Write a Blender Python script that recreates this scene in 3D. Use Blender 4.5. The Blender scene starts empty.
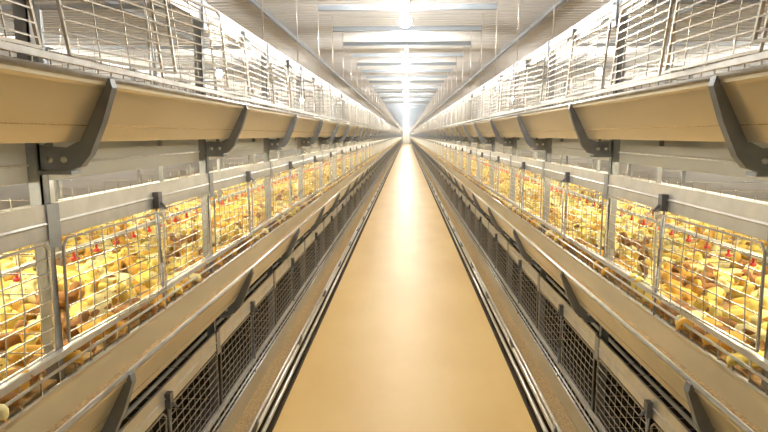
import bpy, math, random
from mathutils import Vector, Matrix
random.seed(7)
U=0.0021; CH=680.0
P=480.0; Y0=566.0; YS=-620.0; YE=42000.0
scene=bpy.context.scene
try:
    scene.view_settings.view_transform='Standard'
    scene.view_settings.look='None'
    scene.view_settings.exposure=0.0
except Exception as e: print(e)

# ---------------- materials ----------------
def mat(name,col,rough=0.5,metal=0.0,noise=0.0,nscale=8.0,bump=0.0,col2=None,stretch=(1,1,1),emit=None,es=0,transl=0):
    m=bpy.data.materials.new(name); m.use_nodes=True
    nt=m.node_tree; b=nt.nodes['Principled BSDF']
    b.inputs['Base Color'].default_value=(*col,1); b.inputs['Roughness'].default_value=rough
    b.inputs['Metallic'].default_value=metal
    if emit:
        b.inputs['Emission Color'].default_value=(*emit,1); b.inputs['Emission Strength'].default_value=es
    if noise>0:
        tc=nt.nodes.new('ShaderNodeTexCoord'); mp=nt.nodes.new('ShaderNodeMapping'); mp.inputs['Scale'].default_value=stretch
        n=nt.nodes.new('ShaderNodeTexNoise'); n.inputs['Scale'].default_value=nscale; n.inputs['Detail'].default_value=6
        r=nt.nodes.new('ShaderNodeValToRGB')
        c2=col2 or tuple(c*(1-noise) for c in col)
        r.color_ramp.elements[0].position=0.35; r.color_ramp.elements[0].color=(*c2,1)
        r.color_ramp.elements[1].position=0.65; r.color_ramp.elements[1].color=(*col,1)
        nt.links.new(tc.outputs['Object'],mp.inputs[0]); nt.links.new(mp.outputs[0],n.inputs['Vector'])
        nt.links.new(n.outputs[0],r.inputs[0]); nt.links.new(r.outputs[0],b.inputs['Base Color'])
        if bump>0:
            bp=nt.nodes.new('ShaderNodeBump'); bp.inputs['Strength'].default_value=bump; bp.inputs['Distance'].default_value=0.01
            nt.links.new(n.outputs[0],bp.inputs['Height']); nt.links.new(bp.outputs[0],b.inputs['Normal'])
    if transl>0:
        t=nt.nodes.new('ShaderNodeBsdfTranslucent'); t.inputs[0].default_value=(*col,1)
        mx=nt.nodes.new('ShaderNodeMixShader'); mx.inputs[0].default_value=transl
        out=nt.nodes['Material Output']
        nt.links.new(b.outputs[0],mx.inputs[1]); nt.links.new(t.outputs[0],mx.inputs[2]); nt.links.new(mx.outputs[0],out.inputs[0])
    return m
M_galv=mat('galvanized_steel',(.82,.81,.78),.30,.7,.15,30)
M_strip=mat('galvanized_strip',(.64,.63,.60),.35,.6,.12,20)
M_trough=mat('trough_sheet',(.78,.69,.50),.28,.6,.14,5,stretch=(1,.3,1))
M_dark=mat('bracket_steel',(.27,.29,.32),.40,.45,.2,20)
M_latch=mat('latch_plastic',(.15,.15,.16),.45,.0,.2,20)
M_post=mat('post_steel',(.37,.39,.41),.42,.6,.2,20)
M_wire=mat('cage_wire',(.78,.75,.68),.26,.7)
M_wire_shade=mat('cage_wire_low_shade',(.42,.38,.32),.4,.5)  # same wire, darkened to paint in the bottom tier's shade
M_belt=mat('manure_belt_pp',(.90,.90,.87),.5,0,.04,6,transl=.5)
M_floorpad=mat('cage_floor_pad',(.48,.29,.11),.8,0,.4,60,.3)
M_lowshade=mat('low_tier_shade',(.05,.038,.028),.8,0,.4,30,.3)  # near-black tone paints the bottom tier's shade into its floor and belt
M_feed=mat('feed_crumbs',(.62,.43,.21),.95,0,.5,180,.6)
M_conc=mat('aisle_concrete',(.90,.64,.27),.46,0,.15,2.2,.05,col2=(.84,.57,.22),stretch=(1,.5,1))
M_rowshade=mat('row_shade',(.08,.055,.035),.8,0,.3,8,.2)  # dark tone standing in for the shadow under the troughs
M_ceil=mat('ceiling_sheet',(.82,.83,.85),.5,.0,.05,3)
M_beam=mat('beam_steel',(.40,.45,.52),.5,.3,.1,8)
M_wall=mat('wall_panel',(.46,.46,.46),.6,0,.06,2)
M_white=mat('white_plastic',(.88,.88,.86),.4)
M_red=mat('red_nipple',(.75,.06,.04),.4)
M_bulb=mat('lamp_bulb',(1,1,1),.4,emit=(1,.95,.85),es=560)
M_batten=mat('batten_tube',(1,1,1),.4,emit=(1,.96,.9),es=12)
M_tube=mat('led_tube',(1,1,1),.4,emit=(1,.91,.68),es=66)
M_y=[mat('down_yellow',(.95,.76,.20),.9,0,.12,60),mat('down_pale',(.97,.87,.44),.9,0,.1,60),
     mat('down_gold',(.82,.48,.09),.9,0,.15,60),mat('down_brown',(.38,.18,.06),.9,0,.25,60)]
M_beak=mat('beak_orange',(.80,.38,.10),.5); M_eye=mat('eye_black',(.01,.01,.01),.2)

# ---------------- mesh builder (u units) ----------------
class MB:
    def __init__(s): s.v=[];s.f=[];s.mi=[];s.mats=[];s.sm=[]
    def m(s,mt):
        if mt not in s.mats: s.mats.append(mt)
        return s.mats.index(mt)
    def add(s,vs,fs,mt,smooth=False):
        o=len(s.v); s.v+=vs; i=s.m(mt)
        for f in fs: s.f.append([a+o for a in f]); s.mi.append(i); s.sm.append(smooth)
    def box(s,x0,x1,y0,y1,z0,z1,mt):
        s.add([(x0,y0,z0),(x1,y0,z0),(x1,y1,z0),(x0,y1,z0),(x0,y0,z1),(x1,y0,z1),(x1,y1,z1),(x0,y1,z1)],
              [(0,3,2,1),(4,5,6,7),(0,1,5,4),(1,2,6,5),(2,3,7,6),(3,0,4,7)],mt)
    def wire(s,p,q,r,mt,n=4,r2=None):
        p=Vector(p);q=Vector(q);d=(q-p).normalized()
        a=d.orthogonal().normalized(); b=d.cross(a)
        if r2 is None:r2=r
        vs=[]
        for c,rr in((p,r),(q,r2)):
            for i in range(n):
                t=2*math.pi*i/n; vs.append(tuple(c+(a*math.cos(t)+b*math.sin(t))*rr))
        fs=[(i,(i+1)%n,n+(i+1)%n,n+i) for i in range(n)]+[tuple(range(n-1,-1,-1)),tuple(range(n,2*n))]
        s.add(vs,fs,mt,n>4)
    def path(s,pts,r,mt,n=4):
        for a,b in zip(pts,pts[1:]): s.wire(a,b,r,mt,n)
    def prism(s,pts,y0,y1,mt):
        n=len(pts)
        vs=[(x,y0,z) for x,z in pts]+[(x,y1,z) for x,z in pts]
        s.add(vs,[(i,(i+1)%n,n+(i+1)%n,n+i) for i in range(n)]+[tuple(range(n-1,-1,-1)),tuple(range(n,2*n))],mt)
    def sheet(s,pts,y0,y1,t,mt):
        off=[]
        for i,(x,z) in enumerate(pts):
            a=Vector(pts[max(i-1,0)]); b=Vector(pts[min(i+1,len(pts)-1)])
            d=(b-a).normalized(); off.append((x-d.y*t,z+d.x*t))
        for i in range(len(pts)-1):
            s.prism([pts[i],pts[i+1],off[i+1],off[i]],y0,y1,mt)
    def mesh(s,name,mirror=False):
        k=-1 if mirror else 1
        me=bpy.data.meshes.new(name)
        me.from_pydata([(x*U*k,y*U,z*U) for x,y,z in s.v],[],[f[::-1] for f in s.f] if mirror else s.f)
        for mt in s.mats: me.materials.append(mt)
        me.polygons.foreach_set('material_index',s.mi); me.polygons.foreach_set('use_smooth',s.sm)
        me.update(); return me
def put(name,me,parent=None,loc=(0,0,0)):
    o=bpy.data.objects.new(name,me); scene.collection.objects.link(o)
    z=CH if parent is None else 0
    o.location=(loc[0]*U,loc[1]*U,(loc[2]+z)*U)
    if parent: o.parent=parent
    return o
def empty(name):
    e=bpy.data.objects.new(name,None); scene.collection.objects.link(e); e.location=(0,0,CH*U); e.empty_display_size=.1; return e

TIERS=[55,-257,-569]
XP=376; XB=976
# ---------------- one bay ----------------
def bay(variant):
    rnd=random.Random(variant); b=MB()
    for (a0,a1,c0,c1) in ((374,388,-6,-4),(374,376,-6,6),(374,388,4,6)):
        b.box(a0,a1,c0,c1,-678,236,M_post)
    b.wire((381,0,236),(381,0,618),1.8,M_galv,6)
    b.box(672,682,-4,4,-678,236,M_post); b.box(966,978,-6,6,-678,236,M_post)
    b.box(366,374,-11,11,190,240,M_beam)
    for z in(202,230): b.wire((363,0,z),(367,0,z),2.5,M_galv,6)
    b.box(376,976,-3,3,228,236,M_post)
    for L in TIERS:
        W=M_wire_shade if L==-569 else M_wire
        pts=[(296,L+1),(302,L+1),(316,L-28),(334,L-62),(346,L-68),(376,L-66),(376,L-90),(350,L-92),(332,L-87),(322,L-76),(306,L-42),(294,L-8)]
        for i in range(5):
            q=[pts[i],pts[i+1],pts[10-i],pts[11-i]]
            b.prism(q,-5,5,M_dark)
        b.box(340,376,-9,9,L-95,L-91,M_dark)
        b.wire((349,-6,L-80),(349,6,L-80),3.5,M_galv,6)
        b.wire((364,-6,L-80),(364,6,L-80),3.5,M_galv,6)
        b.box(376,976,-3,3,L-16,L-8,M_post)
        b.box(376,976,-2,2,L-62,L-56,M_post)
        b.box(368,374,-10,10,L+140,L+186,M_post)
        z0=L+28; z1=L+146
        for i in range(16):
            y=15+i*30
            b.wire((367,y,L-8),(367,y,z0),1.0,W)
        for g in range(2):
            ya=8+g*236; yb=ya+228
            op=0.0
            if L==55: op=rnd.choice([0,-.05,-.12,-.20]); ya+=22; yb-=4; z1=L+158
            elif rnd.random()<.3: op=rnd.choice([0,-.06])
            lean=-34 if L==55 else (6 if g else 3)
            xw=370
            def T(y,z):
                t=(z-z0)/(z1-z0)
                dy=(y-ya)
                x=xw+math.sin(op)*dy
                return (x-3*math.sin(t*3.14)- (2 if L==55 else 0), ya+math.cos(op)*dy+lean*t-lean*.5, z)
            fr=[(ya+4,z0+4),(ya+4,z1-8),(ya+12,z1),(yb-12,z1),(yb-4,z1-8),(yb-4,z0+4),(ya+4,z0+4)]
            b.path([T(*q) for q in fr],2.4 if L==55 else 1.7,W)
            nh=10 if L==55 else 8
            for i in range(1,nh):
                z=z0+(z1-z0)*i/nh
                b.wire(T(ya+4,z),T(yb-4,z),1.25 if L==55 else .85,W)
            nv=4 if L==55 else 9
            for i in range(1,nv):
                y=ya+(yb-ya)*i/nv
                zm=(z0+z1)/2
                b.path([T(y,z0),T(y,zm),T(y,z1)],.9 if L==55 else .65,W)
        b.path([(366,244,z0-34),(366,243,z0+40),(368,240,L+150)],1.9,M_dark if L!=55 else M_galv,6)
        b.box(361,370,234,246,L+150,L+174,M_latch)
        b.wire((361,240,L+158),(352,238,L+150),2.2,M_latch,6)
        for i in range(7):
            z=L+i*22
            b.wire((376,0,z),(976,0,z),.8,W)
        for i in range(3):
            b.wire((676,0,L+20+i*45),(676,480,L+20+i*45),.8,W)
        for i in range(8):
            b.wire((676,i*60,L),(676,i*60,L+150),.8,W)
        if L==-257:
            for i in range(8):
                y=30+i*60
                b.wire((480,y,L+94),(480,y,L+82),1.8,M_red,6); b.wire((480,y,L+78),(480,y,L+82),4.4,M_red,8)
        if L<0: b.wire((480,60,L+95),(480,60,L+150),.8,M_galv)
    for i in range(10):
        b.wire((376,i*48,232),(976,i*48,232),.9,M_wire)
    return b
# ---------------- long profiles ----------------
def rails():
    b=MB()
    for L in TIERS:
        for k in (1,-1):
            def X(x): return x if k==1 else (XP+XB)-x
            def sh(pts,t,mt):
                b.sheet([(X(x),z) for x,z in pts],YS,YE,t*k,mt)
            sh([(306,L-5),(304,L+1),(300,L),(300,L-6),(303,L-9),(331,L-62),(350,L-62),(367,L-12),(367,L-6)],1.6,M_trough)
            b.wire((X(301),YS,L),(X(301),YE,L),3.2,M_galv,8)
            b.wire((X(367),YS,L-6),(X(367),YE,L-6),2.2,M_galv,6)
            x0,x1=sorted((X(364),X(371)))
            b.box(x0,x1,YS,YE,L+22,L+29,M_galv)
            b.wire((X(362),YS,L+14),(X(362),YE,L+14),1.8,M_galv,6)
            sh([(374,L+186),(370,L+186),(370,L+168),(368,L+166),(370,L+164),(370,L+150),(374,L+148)],1.5,M_strip)
            a=sorted((X(322),X(357)))
            b.box(a[0],a[1],YS,YE,L-46,L-36,M_feed)
            if L<0: b.wire((X(480),YS,L+93),(X(480),YE,L+93),4,M_white,8)
            if L>-300:   # belt side guard
                a=sorted((X(388),X(390)))
                b.box(a[0],a[1],YS,YE,L-104,L-72,M_belt)
                b.wire((X(387),YS,L-86),(X(387),YE,L-86),1.6,M_galv,6)
        b.box(376,976,YS,YE,L-8,L-5,M_floorpad if L!=-569 else M_lowshade)
        if L>-300:
            b.box(392,960,YS,YE,L-50,L-49,M_belt)
            b.box(392,960,YS,YE,L-104,L-103,M_belt)
        else:
            b.box(392,960,YS,YE,L-50,L-47,M_lowshade)
            b.box(380,386,YS,YE,-678,-660,M_dark)
    for x,z,r in((306,-598,6),(304,-632,5)):
        b.wire((x,YS,z),(x,YE,z),r,M_galv,10)
    b.box(369,376,YS,YE,226,240,M_beam)
    b.box(969,976,YS,YE,228,240,M_galv)
    b.box(671,674,YS,YE,-574,-366,M_lowshade)  # dark sheet added so the bottom tier looks shaded inside
    return b
def tubes():
    b=MB(); y=YS
    while y<YE:
        for x in (560,800):
            b.wire((x,y+20,-60),(x,y+700,-60),4,M_tube,6)
            b.wire((x,y+10,-60),(x,y+20,-60),5,M_white,6); b.wire((x,y+700,-60),(x,y+710,-60),5,M_white,6)
        y+=960
    return b

# ---------------- chick ----------------
def chick_geo(pose):
    H=38.0
    if pose==0: sp=[(-.56,.66,.02),(-.48,.60,.13),(-.34,.52,.25),(-.12,.45,.34),(.10,.45,.35),(.26,.54,.29),(.34,.66,.21),(.37,.76,.185),(.41,.86,.205),(.50,.93,.19),(.60,.93,.12),(.65,.92,.05)]
    elif pose==1: sp=[(-.58,.58,.02),(-.50,.54,.13),(-.36,.48,.25),(-.12,.43,.34),(.12,.42,.35),(.32,.44,.28),(.44,.46,.21),(.53,.47,.19),(.62,.46,.205),(.71,.40,.18),(.77,.32,.11),(.79,.27,.05)]
    else: sp=[(-.50,.45,.02),(-.44,.42,.14),(-.32,.36,.26),(-.12,.32,.34),(.10,.32,.35),(.24,.40,.29),(.29,.50,.22),(.31,.58,.19),(.35,.66,.205),(.44,.71,.19),(.54,.70,.12),(.59,.69,.05)]
    n=8; vs=[];fs=[];ms=[]
    for i,(y,z,r) in enumerate(sp):
        a=Vector(sp[max(i-1,0)][:2]); c=Vector(sp[min(i+1,len(sp)-1)][:2]); d=(c-a).normalized()
        ny,nz=-d.y,d.x
        for j in range(n):
            t=2*math.pi*j/n
            vs.append((r*math.cos(t)*1.0, y+ny*r*math.sin(t), z+nz*r*math.sin(t)))
    for i in range(len(sp)-1):
        for j in range(n):
            fs.append((i*n+j,i*n+(j+1)%n,(i+1)*n+(j+1)%n,(i+1)*n+j)); ms.append(0)
    fs.append(tuple(range(n-1,-1,-1))); ms.append(0)
    o=len(vs); hy,hz,_=sp[-1]; py,pz,_=sp[-3]
    d=(Vector((hy,hz))-Vector((py,pz))).normalized()
    if pose!=1: d=Vector((.96,-.28))
    for j in range(4):
        t=2*math.pi*j/4
        vs.append((.055*math.cos(t),hy-d.y*.055*math.sin(t),hz+d.x*.055*math.sin(t)))
    vs.append((0,hy+d.x*.15,hz+d.y*.15))
    for j in range(4): fs.append((o+j,o+(j+1)%4,o+4)); ms.append(1)
    ey,ez,er=sp[-3]
    for sx in(-1,1):
        o=len(vs); c=(sx*(er-.01),ey+.0,ez+.03); e=.032
        for dx,dy,dz in((e,0,0),(-e,0,0),(0,e,0),(0,-e,0),(0,0,e),(0,0,-e)): vs.append((c[0]+dx,c[1]+dy,c[2]+dz))
        for f in((0,2,4),(2,1,4),(1,3,4),(3,0,4),(2,0,5),(1,2,5),(3,1,5),(0,3,5)): fs.append(tuple(o+k for k in f)); ms.append(2)
    by,bz,br=sp[4]
    for sx in(-1,1):
        o=len(vs)
        ring=[(.12,.10),(.0,.18),(-.22,.14),(-.44,.02),(-.24,-.08),(.0,-.10)]
        for (yy,zz) in ring: vs.append((sx*(br-.05-(.10 if yy<-.3 else 0)),by+yy-.05,bz+zz+.05))
        vs.append((sx*(br+.05),by-.12,bz+.09))
        for j in range(6):
            f=(o+j,o+(j+1)%6,o+6); fs.append(f if sx>0 else f[::-1]); ms.append(3)
    if pose!=2:
        for sx in(-1,1):
            x=sx*.13
            for p,q,r in(((x,.02,.22),(x,-.02,.03),.032),((x,-.02,.02),(x,.14,.015),.022),((x,-.02,.02),(x+.08,.10,.015),.02),((x,-.02,.02),(x-.08,.10,.015),.02)):
                o=len(vs); p=Vector(p);q=Vector(q);dd=(q-p).normalized();a=dd.orthogonal().normalized();bb=dd.cross(a)
                for c in(p,q):
                    for j in range(3):
                        t=2*math.pi*j/3; vs.append(tuple(c+(a*math.cos(t)+bb*math.sin(t))*r))
                for j in range(3): fs.append((o+j,o+(j+1)%3,o+3+(j+1)%3,o+3+j)); ms.append(1)
    return [(x*H,y*H,z*H) for x,y,z in vs],fs,ms
GEO=[chick_geo(i) for i in range(3)]
def flock(seed):
    rnd=random.Random(seed); b=MB(); floor=-262
    mats=[b.m(x) for x in M_y]; bk=b.m(M_beak); ey=b.m(M_eye)
    def place(x,y,rot,pose,sc,dk=0):
        vs,fs,ms=GEO[pose]; o=len(b.v); c,s=math.cos(rot)*sc,math.sin(rot)*sc
        b.v+=[(x+vx*c-vy*s,y+vx*s+vy*c,floor+vz*sc) for vx,vy,vz in vs]
        mm=rnd.choices(mats,[5,3,2.4+dk*3,.8+dk*5])[0]
        wg=mats[2] if (mm!=mats[3] and rnd.random()<.6) else (mats[3] if rnd.random()<.3 else mm)
        for f,k in zip(fs,ms):
            b.f.append([a+o for a in f]); b.mi.append(mm if k==0 else (bk if k==1 else (ey if k==2 else wg))); b.sm.append(k in(0,3))
    y=16
    while y<470:
        if rnd.random()<.86:
            place(389+rnd.uniform(-4,5),y,math.pi/2+rnd.uniform(-.35,.35),rnd.choice([0,1,1,1]),rnd.uniform(.85,1.0),1)
        y+=rnd.uniform(22,31)
    pts=[]; tries=0
    while len(pts)<180 and tries<9000:
        tries+=1
        x=rnd.uniform(412,958); y=rnd.uniform(12,468)
        if 662<x<692: continue
        if all((x-a)**2+(y-c)**2>25*25 for a,c in pts): pts.append((x,y))
    for x,y in pts: place(x,y,rnd.uniform(0,6.28),rnd.choices([0,1,2],[7,2,1])[0],rnd.uniform(.80,1.05))
    return b

NB=int((YE-Y0)/P)+2
bays=[bay(i) for i in range(3)]; fl=[flock(i) for i in range(4)]
R=rails(); TB=tubes()
for side in (0,1):
    mir=(side==0)
    row=empty('battery_cage_row'); 
    put('trough_and_rail_profiles',R.mesh('cage_rails_%d'%side,mir),row)
    put('led_tubes',TB.mesh('led_tubes_%d'%side,mir),row)
    bm=[b.mesh('cage_bay_%d_%d'%(side,i),mir) for i,b in enumerate(bays)]
    fm=[b.mesh('chicks_%d_%d'%(side,i),mir) for i,b in enumerate(fl)]
    fe=empty('chick_flock')
    for k in range(NB):
        y=Y0+P*(k-2)
        put('cage_bay',bm[random.randrange(3)],row,(0,y,0))
        put('chicks_in_bay',fm[random.randrange(4)],fe,(0,y,0))

# ---------------- shell ----------------
HW=2150
b=MB(); b.box(-HW,HW,YS-900,YE+200,-700,-680,M_conc); put('floor',b.mesh('floor'))
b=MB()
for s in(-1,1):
    x0,x1=sorted((s*306,s*1046)); b.box(x0,x1,YS,YE,-680,-678,M_rowshade)  # dark slab paints the troughs' shadow onto the ground
put('shade_strip_1',b.mesh('row_shade_slab'))
b=MB(); vs=[];fs=[]; y=YS-900
prof=[]
while y<YE+200:
    for dy,z in((0,620),(34,620),(40,610),(54,610),(60,620)): prof.append((y+dy,z))
    y+=60
for y,z in prof: vs+= [(-HW,y,z),(HW,y,z)]
for i in range(len(prof)-1): fs.append((2*i,2*i+2,2*i+3,2*i+1))
b.add(vs,fs,M_ceil); put('ceiling',b.mesh('ceiling'))
b=MB(); b.box(-HW-20,-HW,YS-900,YE+200,-700,640,M_wall); put('wall_left',b.mesh('wall_left'))
b=MB(); b.box(HW,HW+20,YS-900,YE+200,-700,640,M_wall); put('wall_right',b.mesh('wall_right'))
b=MB(); b.box(-HW,HW,YE+200,YE+220,-700,640,M_wall); put('wall_far',b.mesh('wall_far'))
b=MB(); b.box(-HW,HW,YS-920,YS-900,-700,640,M_wall); put('wall_back',b.mesh('wall_back'))
b=MB(); yd=YE+198
b.box(-230,230,yd-12,yd,-679,330,M_galv); b.box(-215,-3,yd-18,yd-12,-675,318,M_white); b.box(3,215,yd-18,yd-12,-675,318,M_white)
b.wire((-20,yd-30,-150),(-20,yd-30,-80),5,M_dark,6); b.wire((20,yd-30,-150),(20,yd-30,-80),5,M_dark,6)
put('door_1',b.mesh('door'))
b=MB()
for k in range(NB):
    y=Y0+P*(k-2)
    b.box(-379,379,y-2,y+2,528,546,M_beam); b.box(-379,379,y-10,y+10,526,529,M_beam); b.box(-379,379,y-10,y+10,545,548,M_beam)
put('steel_crossbeams',b.mesh('crossbeams'))
b=MB()
for x in(-1350,-700,700,1350): b.box(x-8,x+8,YS,YE,590,609,M_beam)
b.box(-14,10,YS,YE,549,556,M_white)
b.wire((-6,YS,562),(-6,YE,562),5,M_white,8)
put('electrical_conduit',b.mesh('conduit'))

# ---------------- lamps ----------------
def revolve(b,pr,mt,n=16):
    vs=[];fs=[]
    for r,z in pr:
        for j in range(n): t=2*math.pi*j/n; vs.append((r*math.cos(t),r*math.sin(t),z))
    for i in range(len(pr)-1):
        for j in range(n): fs.append((i*n+j,i*n+(j+1)%n,(i+1)*n+(j+1)%n,(i+1)*n+j))
    b.add(vs,fs,mt,True)
b=MB()
revolve(b,[(.1,-26),(11,-24),(20,-16),(24,-3),(22,10),(14,20),(8,26)],M_bulb,12)
revolve(b,[(8,24),(9,26),(9,44),(3,50),(2,60)],M_white,12)
b.wire((0,0,55),(0,0,98),1.6,M_white,6)
lm=b.mesh('hanging_bulb')
for k in range(34):
    y=3560-1240*2+1240*k
    if y>YE: break
    put('hanging_bulb_lamp',lm,None,(-6,y,450))
for k in range(13):
    y=900+3280*k
    for x in(-1380,1380): put('hanging_bulb_lamp',lm,None,(x,y,450))
b=MB()
for y in (440,1110,1780):
    b.box(-18,6,y,y+600,489,499,M_white)
    b.wire((-6,y+12,483),(-6,y+588,483),6,M_batten,10)
    b.wire((-6,y+60,499),(-6,y+60,549),1.5,M_white,6); b.wire((-6,y+540,499),(-6,y+540,549),1.5,M_white,6)
put('linear_batten_light',b.mesh('battens'))

w=bpy.data.worlds.new('world'); scene.world=w; w.use_nodes=True
w.node_tree.nodes['Background'].inputs[0].default_value=(.9,.85,.75,1); w.node_tree.nodes['Background'].inputs[1].default_value=.3

cam=bpy.data.cameras.new('camera'); co=bpy.data.objects.new('camera',cam); scene.collection.objects.link(co)
cam.sensor_width=36; cam.lens=560/768*36; cam.clip_start=.02; cam.clip_end=300
co.location=(0,0,CH*U); co.rotation_euler=(math.radians(90-8.23),0,math.radians(2.25))
scene.camera=co
